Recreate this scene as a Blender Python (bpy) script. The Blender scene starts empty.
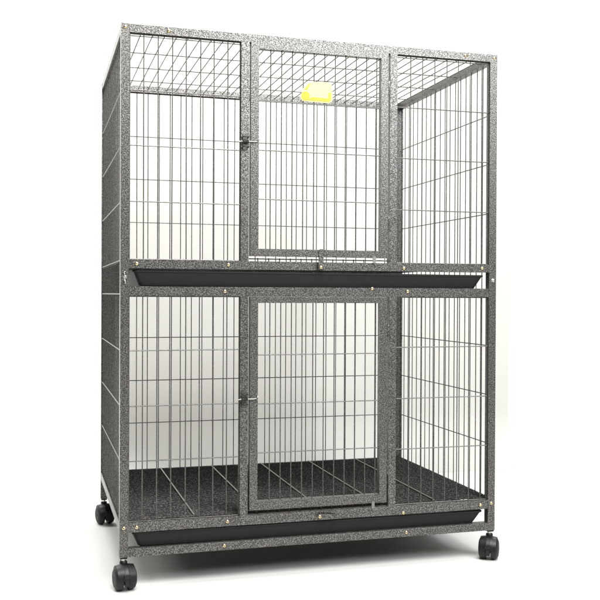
import bpy, bmesh, math, random
from mathutils import Vector, Matrix
random.seed(4)
S = bpy.context.scene
C = S.collection

# ---------------------------------------------------------------- dimensions (metres), cage front left foot at the origin
W, D, H = 0.940, 0.635, 1.207
T = 0.0192                    # square tube
RW = 0.00132                  # wire radius
FLOOR = -0.0715

# ---------------------------------------------------------------- materials
def new_mat(name):
    m = bpy.data.materials.new(name); m.use_nodes = True
    n = m.node_tree.nodes; l = m.node_tree.links
    return m, n, l, n['Principled BSDF']

def coords(n, l, scale=1.0):
    g = n.new('ShaderNodeNewGeometry')
    return g.outputs['Position']

def hammertone(name, dark, mid, light, scale=330, metallic=0.75, rough=0.38, bump=0.35, spread=(0.38, 0.5, 0.63)):
    m, n, l, b = new_mat(name)
    p = coords(n, l)
    no = n.new('ShaderNodeTexNoise'); no.inputs['Scale'].default_value = scale
    no.inputs['Detail'].default_value = 2.5; no.inputs['Roughness'].default_value = 0.6
    l.new(p, no.inputs['Vector'])
    v = n.new('ShaderNodeTexVoronoi'); v.inputs['Scale'].default_value = scale * 1.15
    l.new(p, v.inputs['Vector'])
    mx = n.new('ShaderNodeMath'); mx.operation = 'MULTIPLY_ADD'
    l.new(v.outputs['Distance'], mx.inputs[0]); mx.inputs[1].default_value = -0.22; 
    l.new(no.outputs['Fac'], mx.inputs[2])
    ad = n.new('ShaderNodeMath'); ad.operation = 'ADD'; ad.inputs[1].default_value = 0.10
    l.new(mx.outputs[0], ad.inputs[0])
    r = n.new('ShaderNodeValToRGB')
    e = r.color_ramp.elements
    e[0].position = spread[0]; e[0].color = (*dark, 1)
    e[1].position = spread[2]; e[1].color = (*light, 1)
    k = e.new(spread[1]); k.color = (*mid, 1)
    l.new(ad.outputs[0], r.inputs['Fac'])
    l.new(r.outputs['Color'], b.inputs['Base Color'])
    b.inputs['Metallic'].default_value = metallic
    b.inputs['Roughness'].default_value = rough
    bp = n.new('ShaderNodeBump'); bp.inputs['Strength'].default_value = bump; bp.inputs['Distance'].default_value = 0.0008
    l.new(ad.outputs[0], bp.inputs['Height']); l.new(bp.outputs['Normal'], b.inputs['Normal'])
    return m

def plain(name, col, metallic=0.0, rough=0.5, var=0.0, scale=60, bump=0.0):
    m, n, l, b = new_mat(name)
    b.inputs['Metallic'].default_value = metallic
    b.inputs['Roughness'].default_value = rough
    b.inputs['Specular IOR Level'].default_value = 0.35
    p = coords(n, l)
    no = n.new('ShaderNodeTexNoise'); no.inputs['Scale'].default_value = scale; no.inputs['Detail'].default_value = 4
    l.new(p, no.inputs['Vector'])
    r = n.new('ShaderNodeValToRGB')
    e = r.color_ramp.elements
    e[0].position = 0.3; e[1].position = 0.7
    e[0].color = (*[c * (1 - var) for c in col], 1); e[1].color = (*[min(1, c * (1 + var)) for c in col], 1)
    l.new(no.outputs['Fac'], r.inputs['Fac']); l.new(r.outputs['Color'], b.inputs['Base Color'])
    if bump:
        bp = n.new('ShaderNodeBump'); bp.inputs['Strength'].default_value = bump; bp.inputs['Distance'].default_value = 0.001
        l.new(no.outputs['Fac'], bp.inputs['Height']); l.new(bp.outputs['Normal'], b.inputs['Normal'])
    return m

M = {}
M['frame'] = hammertone('silver_vein_paint', (0.042, 0.040, 0.036), (0.105, 0.101, 0.095), (0.27, 0.264, 0.25), scale=430, rough=0.36, bump=0.6)
M['wire'] = hammertone('silver_vein_wire', (0.065, 0.063, 0.059), (0.105, 0.102, 0.096), (0.17, 0.166, 0.157), scale=420, metallic=0.7, rough=0.42, bump=0.1)
M['grate'] = hammertone('dark_vein_grate', (0.014, 0.013, 0.012), (0.030, 0.028, 0.026), (0.10, 0.095, 0.09), scale=330, metallic=0.6, rough=0.45, bump=0.2)
M['tray'] = plain('black_tray_plastic', (0.0035, 0.0042, 0.0042), 0, 0.6, 0.25, 150, 0.15)
M['caster'] = plain('black_caster_plastic', (0.005, 0.005, 0.005), 0, 0.42, 0.25, 200, 0.1)
M['tyre'] = plain('black_caster_tread', (0.008, 0.008, 0.008), 0, 0.55, 0.25, 200, 0.15)
M['zinc'] = plain('zinc_steel', (0.62, 0.61, 0.58), 1.0, 0.32, 0.12, 300)
M['brass'] = plain('yellow_zinc_screw', (0.80, 0.66, 0.38), 1.0, 0.30, 0.15, 300)
M['dull_zinc'] = plain('dull_zinc', (0.24, 0.24, 0.215), 0.9, 0.45, 0.15, 300)
M['dark_steel'] = plain('dark_spring_steel', (0.05, 0.048, 0.045), 0.8, 0.4, 0.3, 300)
M['tag_white'] = plain('label_white', (0.55, 0.47, 0.20), 0, 0.45, 0.02)
M['tag_yellow'] = plain('label_yellow', (0.40, 0.29, 0.014), 0, 0.45, 0.05)
M['floor'] = plain('white_studio_floor', (0.58, 0.577, 0.56), 0, 0.6, 0.012, 5)
M['grey_sheet'] = plain('added_grey_sheet', (0.54, 0.533, 0.505), 0, 0.8, 0.01, 3)

# ---------------------------------------------------------------- mesh helpers
def link(name, bm, mat, parent=None, smooth=False, bevel=0.0, seg=2):
    if bevel:
        ed = [e for e in bm.edges if len(e.link_faces) == 2 and e.calc_face_angle(0) > 0.6]
        bmesh.ops.bevel(bm, geom=ed, offset=bevel, segments=seg, profile=0.6, affect='EDGES')
    bmesh.ops.recalc_face_normals(bm, faces=bm.faces)
    me = bpy.data.meshes.new(name); bm.to_mesh(me); bm.free()
    me.materials.append(mat)
    if smooth:
        for p in me.polygons: p.use_smooth = True
        if hasattr(me, 'set_sharp_from_angle'): me.set_sharp_from_angle(angle=math.radians(38))
    o = bpy.data.objects.new(name, me); C.objects.link(o)
    if parent: o.parent = parent
    return o

def box(bm, x0, x1, y0, y1, z0, z1):
    v = [bm.verts.new(c) for c in ((x0,y0,z0),(x1,y0,z0),(x1,y1,z0),(x0,y1,z0),(x0,y0,z1),(x1,y0,z1),(x1,y1,z1),(x0,y1,z1))]
    for f in ((0,3,2,1),(4,5,6,7),(0,1,5,4),(1,2,6,5),(2,3,7,6),(3,0,4,7)):
        bm.faces.new([v[i] for i in f])

def rod(bm, a, b, r=RW, n=8, caps=True):
    a = Vector(a); b = Vector(b); d = (b - a).normalized()
    u = d.orthogonal().normalized(); w = d.cross(u)
    ra = [bm.verts.new(a + (u*math.cos(t) + w*math.sin(t))*r) for t in [2*math.pi*i/n for i in range(n)]]
    rb = [bm.verts.new(b + (u*math.cos(t) + w*math.sin(t))*r) for t in [2*math.pi*i/n for i in range(n)]]
    for i in range(n):
        bm.faces.new((ra[i], ra[(i+1) % n], rb[(i+1) % n], rb[i]))
    if caps: bm.faces.new(ra[::-1]); bm.faces.new(rb)

def tube_path(bm, pts, r, n=8):
    """one continuous bent round rod"""
    pts = [Vector(p) for p in pts]
    rings = []
    up = None
    for i, p in enumerate(pts):
        d = (pts[min(i+1, len(pts)-1)] - pts[max(i-1, 0)]).normalized()
        if up is None: up = d.orthogonal().normalized()
        u = (up - d*up.dot(d)).normalized(); up = u; w = d.cross(u)
        rings.append([bm.verts.new(p + (u*math.cos(2*math.pi*k/n) + w*math.sin(2*math.pi*k/n))*r) for k in range(n)])
    for a, b in zip(rings, rings[1:]):
        for k in range(n): bm.faces.new((a[k], a[(k+1) % n], b[(k+1) % n], b[k]))
    bm.faces.new(rings[0][::-1]); bm.faces.new(rings[-1])

def lathe(bm, prof, origin, axis, n=20):
    """prof: (distance along axis, radius)"""
    o = Vector(origin); d = Vector(axis).normalized(); u = d.orthogonal().normalized(); w = d.cross(u)
    rings = []
    for h, r in prof:
        rings.append([bm.verts.new(o + d*h + (u*math.cos(2*math.pi*k/n) + w*math.sin(2*math.pi*k/n))*r) for k in range(n)])
    for a, b in zip(rings, rings[1:]):
        for k in range(n): bm.faces.new((a[k], a[(k+1) % n], b[(k+1) % n], b[k]))
    bm.faces.new(rings[0][::-1]); bm.faces.new(rings[-1])

def beam(name, x0, x1, y0, y1, z0, z1, parent, mat=None, bevel=0.0016):
    bm = bmesh.new(); box(bm, x0, x1, y0, y1, z0, z1)
    return link(name, bm, mat or M['frame'], parent, smooth=True, bevel=bevel, seg=2)

def frame_mesh(x0, x1, z0, z1, w, y0, y1):
    """one welded rectangular frame (mitred look), front plane y0"""
    bm = bmesh.new()
    o = [(x0,z0),(x1,z0),(x1,z1),(x0,z1)]; i = [(x0+w[0],z0+w[2]),(x1-w[1],z0+w[2]),(x1-w[1],z1-w[3]),(x0+w[0],z1-w[3])]
    V = {}
    for k in range(4):
        for nm, src in (('o', o), ('i', i)):
            for yy, ty in (('f', y0), ('b', y1)):
                V[nm+yy+str(k)] = bm.verts.new((src[k][0], ty, src[k][1]))
    for k in range(4):
        j = (k+1) % 4
        bm.faces.new([V['of%d'%k], V['of%d'%j], V['if%d'%j], V['if%d'%k]])
        bm.faces.new([V['ob%d'%k], V['ib%d'%k], V['ib%d'%j], V['ob%d'%j]])
        bm.faces.new([V['of%d'%k], V['ob%d'%k], V['ob%d'%j], V['of%d'%j]])
        bm.faces.new([V['if%d'%k], V['if%d'%j], V['ib%d'%j], V['ib%d'%k]])
    return bm

# ---------------------------------------------------------------- the cage
cage = bpy.data.objects.new('pet_cage', None); C.objects.link(cage)
cage['label'] = 'tall two tier silver grey wire pet cage with two doors and black trays on casters'
cage['category'] = 'pet cage'

# corner posts
for x in (0, W - T):
    for y in (0, D - T):
        beam('corner_post', x, x + T, y, y + T, 0, H, cage, bevel=0.0022)
# door posts, per tier
Z_TIERS = ((0.0775, 0.5925), (0.6745, 1.188))
Z_RAILS_FRONT = ((0.0, 0.0195), (0.0555, 0.0775), (0.5925, 0.6140), (0.6550, 0.6745), (1.188, H - 0.0006))
PX = (0.277, 0.650)
for z0, z1 in Z_TIERS:
    for x in PX:
        beam('door_post', x, x + 0.0190, 0.0006, T, z0, z1, cage)
g = 0.0002
for z0, z1 in Z_RAILS_FRONT:
    for y in (0.0004, D - T):
        beam('cross_rail', T + g, W - T - g, y, y + T - 0.0008, z0, z1, cage)
for z0, z1 in (Z_RAILS_FRONT[1], Z_RAILS_FRONT[4]):
    for x in (0.0004, W - T + 0.0004):
        beam('side_rail', x, x + T - 0.0008, T + g, D - T - g, z0, z1, cage)

# plastic plugs closing the post tops
for x in (0, W - T):
    for y in (0, D - T):
        beam('post_cap', x + 0.0007, x + T - 0.0007, y + 0.0007, y + T - 0.0007, H, H + 0.0022, cage, M['zinc'], bevel=0.0008)

# ---- welded wire panels; each one is a single welded sheet
def wire_panel(axis, a0, a1, z0, z1, off, uprights, levels, parent, name='wire_panel', inner=1, jitter=0.0007):
    """axis 'x': sheet along x at y=off;  axis 'y': sheet along y at x=off. inner = side on which the level wires sit"""
    bm = bmesh.new()
    P = (lambda a, o, z: (a, o, z)) if axis == 'x' else (lambda a, o, z: (o, a, z))
    for u in uprights:
        j = random.uniform(-jitter, jitter); k = random.uniform(-jitter, jitter)
        rod(bm, P(u + j, off, z0), P(u + k, off, z1))
    if name == 'back_panel':
        if z0 > 0.6:
            for u in uprights: rod(bm, P(u, off, 0.6142), P(u, off, 0.6548))
    for z in levels:
        rod(bm, P(a0, off + inner*RW*1.75, z), P(a1, off + inner*RW*1.75, z))
    for a in (a0, a1): rod(bm, P(a, off, z0), P(a, off, z1), RW*1.05)
    if axis == 'x':
        for z in (z0, z1): rod(bm, P(a0, off, z), P(a1, off, z), RW*1.05)
    return link(name, bm, M['wire'], parent, smooth=True)

LV = {0: [0.4677, 0.3412, 0.2160], 1: [1.0594, 0.9340, 0.8070]}
PITCH = 0.03255
left_u = [0.0517 + PITCH*k for k in range(7)]
right_u = [0.6741 + PITCH*k for k in range(1, 8)]
back_u = [0.0366 + PITCH*k for k in range(27)]
side_u = [0.0345 + PITCH*k for k in range(18)]
WIRE_Y = 0.0085
for t, (z0, z1) in enumerate(Z_TIERS):
    e = 0.0012
    wire_panel('x', T + e, PX[0] - e, z0 + e, z1 - e, WIRE_Y, left_u, LV[t], cage, inner=-1)
    wire_panel('x', PX[1] + 0.019 + e, W - T - e, z0 + e, z1 - e, WIRE_Y, right_u, LV[t], cage, inner=-1)
    wire_panel('x', T + e, W - T - e, z0 + e, z1 - e, D - 0.009, back_u, LV[t], cage, 'back_panel', 1)
    for x, s in ((0.0050, -1), (W - 0.0050, 1)):
        wire_panel('y', T + e, D - T - e, (0.0779, 0.6150)[t], (0.6151, 1.1876)[t], x, side_u, LV[t] + [(0.5965, 0.6733)[t]], cage, inner=s)
    # stop rod along the bottom of the door opening
    bm = bmesh.new()
    rod(bm, (PX[0] + 0.0195, 0.016, z0 + 0.0065), (PX[1] - 0.0005, 0.016, z0 + 0.0065))
    for k in range(11):
        x = 0.3217 + 0.0267*k
        rod(bm, (x, 0.0155, z0 + 0.0004), (x, 0.0155, z0 + 0.0085), RW*0.9)
    link('stop_rod', bm, M['wire'], cage, smooth=True)

# top mesh
bm = bmesh.new()
zt = H - 0.010
for k in range(33):
    x = 0.0208 + 0.0277*k
    if x < W - T: rod(bm, (x, T, zt), (x, D - T, zt), RW*1.0)
for y in (0.0525, 0.2036, 0.3547, 0.5058):
    rod(bm, (T, y, zt - RW*1.7), (W - T, y, zt - RW*1.7), RW*1.05)
link('top_mesh', bm, M['wire'], cage, smooth=True)

# floor grates (fine welded grid on depth rods) and pull-out trays
def grate(z):
    bm = bmesh.new()
    n = int((D - 2*T) / 0.0095)
    for k in range(n + 1):
        y = T + 0.002 + k*(D - 2*T - 0.004)/n
        rod(bm, (0.0015, y, z), (W - 0.0015, y, z), 0.0013, 6)
    x = 0.0255
    while x < W - T:
        rod(bm, (x, T + 0.001, z - 0.0021), (x, D - T - 0.001, z - 0.0021), 0.0010, 6)
        x += 0.0127
    o = link('floor_grate', bm, M['grate'], cage, smooth=True)
    bm = bmesh.new()
    for x in (0.0185 + 0.0012, 0.170, 0.322, 0.474, 0.626, 0.778):
        rod(bm, (x + 0.003, T + 0.001, z + 0.0034), (x + 0.003, D - T - 0.001, z + 0.0034), 0.0017)
    link('support_rod', bm, M['dull_zinc'], o, smooth=True)
    return o
grate(0.0790); grate(0.6690)

def tray(z_top, z_bot, drop):
    """moulded pan: rolled rim, sloping walls, real thickness; 'drop' lowers its right end"""
    bm = bmesh.new()
    def ring(x0, x1, y0, y1, z, c=0.012, n=4):
        vs = []
        for (cx, cy, a0) in ((x0+c, y0+c, math.pi), (x1-c, y0+c, 1.5*math.pi), (x1-c, y1-c, 0), (x0+c, y1-c, 0.5*math.pi)):
            for k in range(n+1):
                a = a0 + 0.5*math.pi*k/n
                x = cx + c*math.cos(a); y = cy + c*math.sin(a)
                vs.append(bm.verts.new((x, y, z - drop*(x - x0)/(x1 - x0))))
        return vs
    prof = [  # inset from rim outer edge, z
        (0.0045, z_bot + 0.0105, 0), (0.0, z_top - 0.0045, 1), (0.0008, z_top - 0.0008, 1), (0.0025, z_top, 1),
        (0.0045, z_top - 0.0012, 1)]
    ox0, ox1, oy0, oy1 = 0.0275, 0.9095, 0.0035, D - 0.006
    # outer wall from floor of the pan up, over the rim, and down inside
    rings = [ring(ox0+0.0175, ox1-0.0265, oy0+0.010, oy1-0.012, z_bot),
             ring(ox0+0.0145, ox1-0.0235, oy0+0.007, oy1-0.009, z_bot + 0.0015),
             ring(ox0+0.0025, ox1-0.0035, oy0+0.0015, oy1-0.0015, z_top - 0.005),
             ring(ox0+0.0002, ox1-0.0002, oy0, oy1, z_top - 0.0042),
             ring(ox0, ox1, oy0, oy1, z_top - 0.0008),
             ring(ox0+0.0012, ox1-0.0012, oy0+0.0012, oy1-0.0012, z_top),
             ring(ox0+0.0050, ox1-0.0055, oy0+0.0040, oy1-0.0040, z_top - 0.0004),
             ring(ox0+0.0175, ox1-0.0265, oy0+0.0115, oy1-0.0130, z_bot + 0.0035),
             ring(ox0+0.0215, ox1-0.0305, oy0+0.0150, oy1-0.0170, z_bot + 0.0025)]
    m = len(rings[0])
    for a, b in zip(rings, rings[1:]):
        for k in range(m): bm.faces.new((a[k], a[(k+1) % m], b[(k+1) % m], b[k]))
    bm.faces.new(rings[0][::-1]); bm.faces.new(rings[-1])
    return link('slide_tray', bm, M['tray'], cage, smooth=True)
tray(0.6515, 0.6146, 0.0035)
tray(0.0545, 0.0200, 0.0035)

# ---- doors
def small_screw(x, z, y=0.0, parent=cage, mat='brass', r=0.0042):
    bm = bmesh.new()
    lathe(bm, [(0.0, r*1.0), (0.0009, r*1.0), (0.0022, r*0.82), (0.0030, r*0.45), (0.0032, r*0.12)], (x, y, z), (0, -1, 0), 14)
    # driver recess
    o = link('screw', bm, M[mat], parent, smooth=True)
    bm = bmesh.new(); a = random.uniform(0, 1.5)
    for s in (0, math.pi/2):
        dx, dz = math.cos(a+s)*r*0.5, math.sin(a+s)*r*0.5
        rod(bm, (x-dx, y-0.0031, z-dz), (x+dx, y-0.0031, z+dz), 0.00045, 5)
    link('screw_slot', bm, M['dark_steel'], o)
    return o

def door(z0, z1, wt, wb, levels):
    bm = frame_mesh(0.2992, 0.6432, z0, z1, (0.0192, 0.0188, wb, wt), -0.0045, 0.0115)
    d = link('door', bm, M['frame'], cage, smooth=True, bevel=0.0013)
    x0, x1 = 0.3184, 0.6244
    bm = bmesh.new()
    for k in range(11):
        x = 0.3484 + 0.0267*k + random.uniform(-.0004, .0004)
        rod(bm, (x, 0.003, z0 + wb), (x, 0.003, z1 - wt))
    for z in levels: rod(bm, (x0, 0.003 - RW*1.75, z), (x1, 0.003 - RW*1.75, z))
    link('wire_panel', bm, M['wire'], d, smooth=True)
    # barrel hinges on the right stile
    for z in (z0 + 0.085, z1 - 0.085):
        bm = bmesh.new(); lathe(bm, [(0, 0.0028), (0.001, 0.0032), (0.034, 0.0032), (0.035, 0.0028)], (0.6468, -0.0002, z - 0.017), (0, 0, 1), 12)
        link('hinge', bm, M['frame'], d, smooth=True)
    # little zinc stop tab under the door
    bm = bmesh.new(); box(bm, 0.6040, 0.6115, -0.0068, -0.0048, z0 - 0.0125, z0 + 0.004)
    link('stop_tab', bm, M['dull_zinc'], d, bevel=0.0007)
    return d
d_low = door(0.0895, 0.5913, 0.0145, 0.0205, (0.4544, 0.3390, 0.2235))
d_up = door(0.6870, 1.1870, 0.0140, 0.0170, (1.0515, 0.9361, 0.8211))

# slide bolts across the left stile: spring, bracket and bent rod
def slide_bolt(z, parent):
    x = 0.2865
    bm = bmesh.new()
    box(bm, x - 0.0060, x + 0.0060, -0.0018, 0.0004, z - 0.019, z + 0.019)
    o = link('slide_bolt', bm, M['wire'], parent, bevel=0.0010)
    bm = bmesh.new()
    for zz in (z + 0.0105, z - 0.0125):
        tube_path(bm, [(x - 0.0065, -0.001, zz), (x - 0.0065, -0.0085, zz), (x - 0.0035, -0.0112, zz), (x + 0.0035, -0.0112, zz), (x + 0.0065, -0.0085, zz), (x + 0.0065, -0.001, zz)], 0.0017)
    link('bolt_bracket', bm, M['dark_steel'], o, smooth=True)
    bm = bmesh.new()
    pts = []
    for k in range(73):
        a = 2*math.pi*k/12
        pts.append((x - 0.008 + 0.0155*k/72, -0.0075 + 0.0033*math.cos(a), z + 0.0033*math.sin(a)))
    tube_path(bm, pts, 0.0009, 5)
    link('bolt_spring', bm, M['dark_steel'], o, smooth=True)
    bm = bmesh.new()
    tube_path(bm, [(x - 0.0165, -0.0075, z - 0.0015), (x - 0.010, -0.0075, z), (x + 0.022, -0.0075, z), (x + 0.0275, -0.0080, z + 0.0012), (x + 0.0300, -0.0105, z + 0.0045)], 0.0015)
    link('bolt_rod', bm, M['dull_zinc'], o, smooth=True)
    bm = bmesh.new()
    bmesh.ops.create_icosphere(bm, subdivisions=2, radius=0.0028, matrix=Matrix.Translation((x + 0.0302, -0.011, z + 0.0052)))
    link('bolt_knob', bm, M['zinc'], o, smooth=True)
slide_bolt(0.9535, cage)
slide_bolt(0.3520, cage)

# swing latches under the doors: a plate turning on a screw
def swing_latch(x, z, ang, mat):
    bm = bmesh.new()
    L, w = 0.043, 0.0062
    pts = []
    for k in range(9):
        a = math.pi + math.pi*k/8
        pts.append((w*math.cos(a), w*math.sin(a)))
    pts += [(w*0.92, L*0.8), (w*0.62, L), (-w*0.62, L), (-w*0.92, L*0.8)]
    ca, sa = math.cos(ang), math.sin(ang)
    f = [bm.verts.new((x + px*ca + pz*sa, -0.0080, z - px*sa + pz*ca)) for px, pz in pts]
    b = [bm.verts.new((x + px*ca + pz*sa, -0.0058, z - px*sa + pz*ca)) for px, pz in pts]
    bm.faces.new(f); bm.faces.new(b[::-1])
    for k in range(len(pts)): bm.faces.new((f[k], b[k], b[(k+1) % len(pts)], f[(k+1) % len(pts)]))
    lathe(bm, [(0.0, 0.0042), (0.0062, 0.0042)], (x, 0.0003, z), (0, -1, 0), 12)   # spacer on the rail
    o = link('swing_latch', bm, mat, cage, bevel=0.0004, seg=1)
    s = small_screw(x, z, -0.0080, o)
    return o
swing_latch(0.4715, 0.6625, 0.02, M['frame'])
swing_latch(0.4715, 0.0655, math.radians(93), M['frame'])

# screws along the rails and posts
for (x, z) in ((0.0365, 0.6655), (0.2480, 0.6655), (0.2400, 0.6035), (0.6880, 0.6630), (0.6985, 0.6055), (0.9010, 0.6655),
               (0.6050, 0.6120), (0.1070, 1.1975), (0.8520, 1.1985), (0.9315, 1.1975), (0.0095, 1.1985),
               (0.0095, 0.0665), (0.0385, 0.0665), (0.2480, 0.0665), (0.2410, 0.0105),
               (0.6900, 0.0590), (0.6985, 0.0105), (0.9000, 0.0660), (0.9305, 0.0690)):
    small_screw(x, z, 0.0002)
# tier joining bolts with pale washers
for (x, z) in ((0.0098, 0.6350), (0.9310, 0.6350)):
    bm = bmesh.new()
    lathe(bm, [(0, 0.0052), (0.0009, 0.0052), (0.0010, 0.0036), (0.0034, 0.0034), (0.0042, 0.0022)], (x, 0.0002, z), (0, -1, 0), 6 if x < 0.5 else 16)
    link('tier_bolt', bm, M['zinc'], cage, smooth=x > 0.5)
bm = bmesh.new()
tube_path(bm, [(0.0088, -0.003, 0.6290), (0.0106, -0.0045, 0.6240), (0.0112, -0.003, 0.6205)], 0.0015)
tube_path(bm, [(0.0096, -0.003, 0.6410), (0.0082, -0.0045, 0.6450), (0.0100, -0.003, 0.6475)], 0.0015)
link('bolt_pin', bm, M['zinc'], cage, smooth=True)

# yellow and white name plate clipped to the upper door mesh
def plate_shape(pts, y0, y1):
    bm = bmesh.new()
    f = [bm.verts.new((x, y0, z)) for x, z in pts]; b = [bm.verts.new((x, y1, z)) for x, z in pts]
    bm.faces.new(f); bm.faces.new(b[::-1])
    for k in range(len(pts)): bm.faces.new((f[k], b[k], b[(k+1) % len(pts)], f[(k+1) % len(pts)]))
    return bm
px0, px1, pz0, pz1 = 0.4200, 0.5000, 1.0570, 1.1060
pl = link('name_plate', plate_shape([(px0, pz0+0.010), (px0+0.004, pz0+0.001), (px0+0.012, pz0), (px1-0.008, pz0-0.001), (px1, pz0+0.006),
          (px1-0.001, pz1-0.010), (px1-0.006, pz1-0.003), (px1-0.014, pz1), (px0+0.026, pz1-0.002), (px0+0.018, pz1-0.006), (px0+0.006, pz0+0.030)], -0.0030, -0.0012), M['tag_white'], d_up)
pts = []
for k in range(16):
    a = 2*math.pi*k/16; pts.append((px0 + 0.0125 + 0.0105*math.cos(a), pz0 + 0.0125 + 0.0105*math.sin(a)*1.05))
link('emblem', plate_shape(pts, -0.0036, -0.0031), M['tag_yellow'], pl)
link('emblem', plate_shape([(px0+0.018, pz0+0.003), (px1-0.008, pz0+0.002), (px1-0.004, pz0+0.008), (px1-0.004, pz0+0.024), (px1-0.010, pz0+0.024), (px1-0.012, pz0+0.010), (px0+0.028, pz0+0.011)], -0.0036, -0.0031), M['tag_yellow'], pl)
link('emblem', plate_shape([(px0+0.010, pz0+0.028), (px0+0.016, pz0+0.027), (px0+0.024, pz1-0.006), (px0+0.020, pz1-0.007)], -0.0036, -0.0031), M['tag_yellow'], pl)

# ---- casters
def caster(x, y, yaw):
    """twin wheel swivel caster: stem, hooded body, two wheels; trails behind its stem"""
    R = 0.0275; cz = FLOOR + R
    base = Matrix.Translation((x, y, 0)) @ Matrix.Rotation(yaw, 4, 'Z')
    def T_(bm): bmesh.ops.transform(bm, matrix=base, verts=bm.verts)
    off = -0.012                                 # wheel axle trails the stem along local y
    # hood between and over the wheels
    bm = bmesh.new()
    n = 22; prof = []
    for k in range(n + 1):
        a = math.radians(-28) + math.radians(236)*k/n
        prof.append((off + (R + 0.0028)*math.cos(a), cz + (R + 0.0028)*math.sin(a)))
    inner = [(off + 0.010*math.cos(math.radians(t)), cz - 0.004 + 0.008*math.sin(math.radians(t))) for t in (208, 260, 300, 332)]
    loop = prof + inner
    def slab(hw, lp):
        A = [bm.verts.new((-hw, p[0], p[1])) for p in lp]; B = [bm.verts.new((hw, p[0], p[1])) for p in lp]
        bm.faces.new(A); bm.faces.new(B[::-1])
        for k in range(len(lp)): bm.faces.new((A[k], B[k], B[(k+1) % len(lp)], A[(k+1) % len(lp)]))
    slab(0.0052, loop)
    T_(bm)
    body = link('caster', bm, M['caster'], cage, smooth=True, bevel=0.0008, seg=1)
    # swivel boss and stem
    bm = bmesh.new(); lathe(bm, [(-0.026, 0.0085), (-0.0115, 0.0088), (-0.0095, 0.0075)], (0, 0, 0), (0, 0, 1), 18); T_(bm)
    link('swivel_boss', bm, M['caster'], body, smooth=True)
    bm = bmesh.new(); lathe(bm, [(-0.012, 0.0042), (-0.002, 0.0042)], (0, 0, 0), (0, 0, 1), 14); T_(bm)
    link('stem', bm, M['zinc'], body, smooth=True)
    bm = bmesh.new(); box(bm, -T*0.42, T*0.42, -T*0.42, T*0.42, -0.0042, -0.0002)
    bmesh.ops.transform(bm, matrix=Matrix.Translation((x, y, 0)), verts=bm.verts)
    link('stem_plug', bm, M['caster'], body, bevel=0.0006)
    for s in (-1, 1):
        bm = bmesh.new()
        lathe(bm, [(0.0062, R - 0.004), (0.0066, R - 0.0006), (0.0085, R), (0.0175, R - 0.0006), (0.0215, R - 0.0032), (0.0242, R - 0.0085),
                   (0.0250, R - 0.0140), (0.0240, R - 0.0175), (0.0242, 0.0060), (0.0250, 0.0040), (0.0250, 0.0010)], (0, off, cz), (s, 0, 0), 30)
        T_(bm)
        w = link('wheel', bm, M['tyre'], body, smooth=True)
        bm = bmesh.new()     # fender rim over the outer half of the wheel
        pr = []
        for k in range(15):
            a = math.radians(8) + math.radians(164)*k/14
            pr.append((s*0.0150, off + (R + 0.0022)*math.cos(a), cz + (R + 0.0022)*math.sin(a)))
        A, B, A2, B2 = [], [], [], []
        for k in range(15):
            a = math.radians(0) + math.radians(180)*k/14
            for lst, hx, rr in ((A, 0.0050, R+0.0016), (B, 0.0195, R-0.0012), (A2, 0.0050, R+0.0034), (B2, 0.0202, R+0.0008)):
                lst.append(bm.verts.new((s*hx, off + rr*math.cos(a), cz + rr*math.sin(a))))
        for k in range(14):
            bm.faces.new((A[k], A[k+1], B[k+1], B[k])); bm.faces.new((A2[k], B2[k], B2[k+1], A2[k+1]))
            bm.faces.new((A[k], A2[k], A2[k+1], A[k+1])); bm.faces.new((B[k], B[k+1], B2[k+1], B2[k]))
        bm.faces.new((A[0], B[0], B2[0], A2[0])); bm.faces.new((A[14], A2[14], B2[14], B[14]))
        T_(bm)
        link('fender', bm, M['caster'], body, smooth=True)
    # brake pedal
    bm = bmesh.new(); box(bm, -0.0075, 0.0075, off - R - 0.0045, off - R + 0.002, cz + 0.004, cz + 0.013); T_(bm)
    link('brake_pedal', bm, M['caster'], body, bevel=0.0015)
h = T/2
caster(h, h, math.radians(8))
caster(W - h, h, math.radians(-34))
caster(h, D - h, math.radians(12))
caster(W - h, D - h, math.radians(150))

# ---------------------------------------------------------------- setting
def struct(o): o['kind'] = 'structure'
# seamless white studio sweep: floor, and the wall it curves up into
bm = bmesh.new()
R_, YW = 1.3, 3.6
pr = [(-6, FLOOR), (YW - R_, FLOOR)]
A = [bm.verts.new((-6, y, z)) for y, z in pr]; B = [bm.verts.new((7, y, z)) for y, z in pr]
bm.faces.new((A[0], B[0], B[1], A[1]))
struct(link('floor', bm, M['floor']))
pr = [(YW - R_ + R_*math.sin(math.radians(90)*k/24), FLOOR + R_*(1 - math.cos(math.radians(90)*k/24))) for k in range(25)] + [(YW, 5.0)]
bm = bmesh.new()
A = [bm.verts.new((-6, y, z)) for y, z in pr]; B = [bm.verts.new((7, y, z)) for y, z in pr]
for k in range(len(pr) - 1): bm.faces.new((A[k], B[k], B[k+1], A[k+1]))
struct(link('wall', bm, M['floor'], smooth=True))
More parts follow.
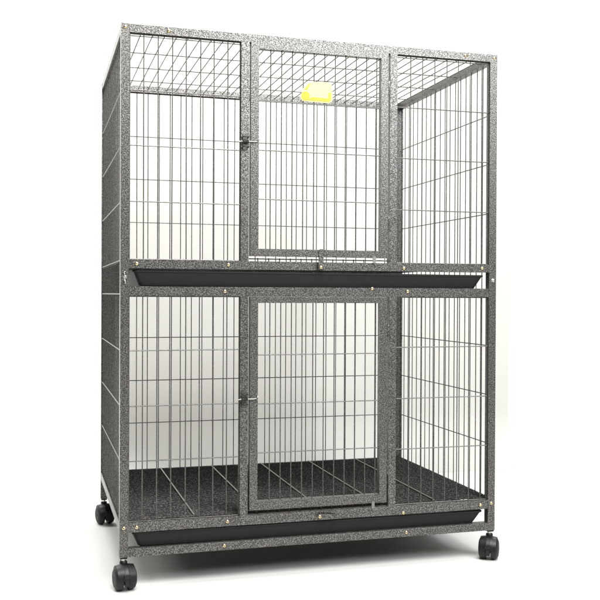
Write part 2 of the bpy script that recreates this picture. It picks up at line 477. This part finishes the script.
# added sheet for the grey tone behind the cage, sweeping on to the floor
bm = bmesh.new()
pr = []
y0, rr = 1.30, 0.20
for k in range(25):
    a = math.radians(90)*k/24
    pr.append((y0 - rr + rr*math.sin(a), FLOOR + 0.0007 + rr*(1 - math.cos(a))))
pr = [(1.06, FLOOR + 0.0007)] + pr + [(y0, 2.6)]
XB0, XB1 = 0.06, 1.697
A = [bm.verts.new((XB0, y, z)) for y, z in pr]; B = [bm.verts.new((XB1, y, z)) for y, z in pr]
A2 = [bm.verts.new((XB0, y + (0 if i < 3 else 0.0012), z - (0.0004 if i < 14 else 0))) for i, (y, z) in enumerate(pr)]
B2 = [bm.verts.new((XB1, y + (0 if i < 3 else 0.0012), z - (0.0004 if i < 14 else 0))) for i, (y, z) in enumerate(pr)]
for k in range(len(pr) - 1):
    bm.faces.new((A[k], B[k], B[k+1], A[k+1])); bm.faces.new((A2[k], A2[k+1], B2[k+1], B2[k]))
    bm.faces.new((A[k], A[k+1], A2[k+1], A2[k])); bm.faces.new((B[k], B2[k], B2[k+1], B[k+1]))
bm.faces.new((A[0], A2[0], B2[0], B[0])); bm.faces.new((A[-1], B[-1], B2[-1], A2[-1]))
struct(link('added_sheet', bm, M['grey_sheet'], smooth=True))

# ---------------------------------------------------------------- light
w = bpy.data.worlds.new('World'); S.world = w; w.use_nodes = True
bg = w.node_tree.nodes['Background']; bg.inputs['Color'].default_value = (1.0, 0.985, 0.95, 1); bg.inputs['Strength'].default_value = 0.12

def area(name, loc, target, sx, sy, power, col):
    l = bpy.data.lights.new(name, 'AREA'); l.shape = 'RECTANGLE'; l.size = sx; l.size_y = sy; l.energy = power; l.color = col
    o = bpy.data.objects.new(name, l); C.objects.link(o); o.location = loc
    o.rotation_euler = (Vector(target) - Vector(loc)).to_track_quat('-Z', 'Y').to_euler()
    return o
area('overhead_softbox', (0.45, -1.55, 2.70), (0.45, 0.10, 0.0), 1.9, 1.2, 150, (1.0, 0.99, 0.965))
area('front_softbox', (1.75, -2.5, 2.2), (0.55, 0.0, 0.9), 1.4, 1.1, 85, (0.93, 0.965, 1.0))
area('added_side_fill', (-2.6, 1.3, 2.5), (0.0, 0.3, 1.2), 1.2, 1.2, 46, (1.0, 0.99, 0.96))  # added fill, brightens the upper left side panel
area('added_sheet_fill', (0.75, -0.1, 2.75), (0.8, 1.3, 1.45), 1.8, 0.5, 42, (1.0, 1.0, 0.99))  # added fill that whitens the top of the sheet behind the cage
area('added_wall_fill', (0.5, 1.9, 3.4), (0.5, 3.4, 0.5), 5.0, 0.8, 430, (1.0, 1.0, 0.99))  # unseen helper light, pushes the far wall to white

# ---------------------------------------------------------------- camera (solved from the photograph)
cx, cy, cz_, yaw, pitch, roll, fpx = -0.1832, -2.0914, 0.5977, 0.2816, -0.0063, 0.0045, 913.63
f = Vector((math.sin(yaw)*math.cos(pitch), math.cos(yaw)*math.cos(pitch), math.sin(pitch)))
r0 = Vector((math.cos(yaw), -math.sin(yaw), 0)); u0 = r0.cross(f)
r = r0*math.cos(roll) + u0*math.sin(roll); u = -r0*math.sin(roll) + u0*math.cos(roll)
cam = bpy.data.cameras.new('camera'); co = bpy.data.objects.new('camera', cam); C.objects.link(co)
co.matrix_world = Matrix(((r.x, u.x, -f.x, cx), (r.y, u.y, -f.y, cy), (r.z, u.z, -f.z, cz_), (0, 0, 0, 1)))
cam.sensor_width = 36; cam.lens = fpx/600*36; cam.clip_start = 0.05; cam.clip_end = 100
S.camera = co

S.view_settings.view_transform = 'Standard'; S.view_settings.look = 'None'; S.view_settings.gamma = 1
S.view_settings.exposure = 0.0
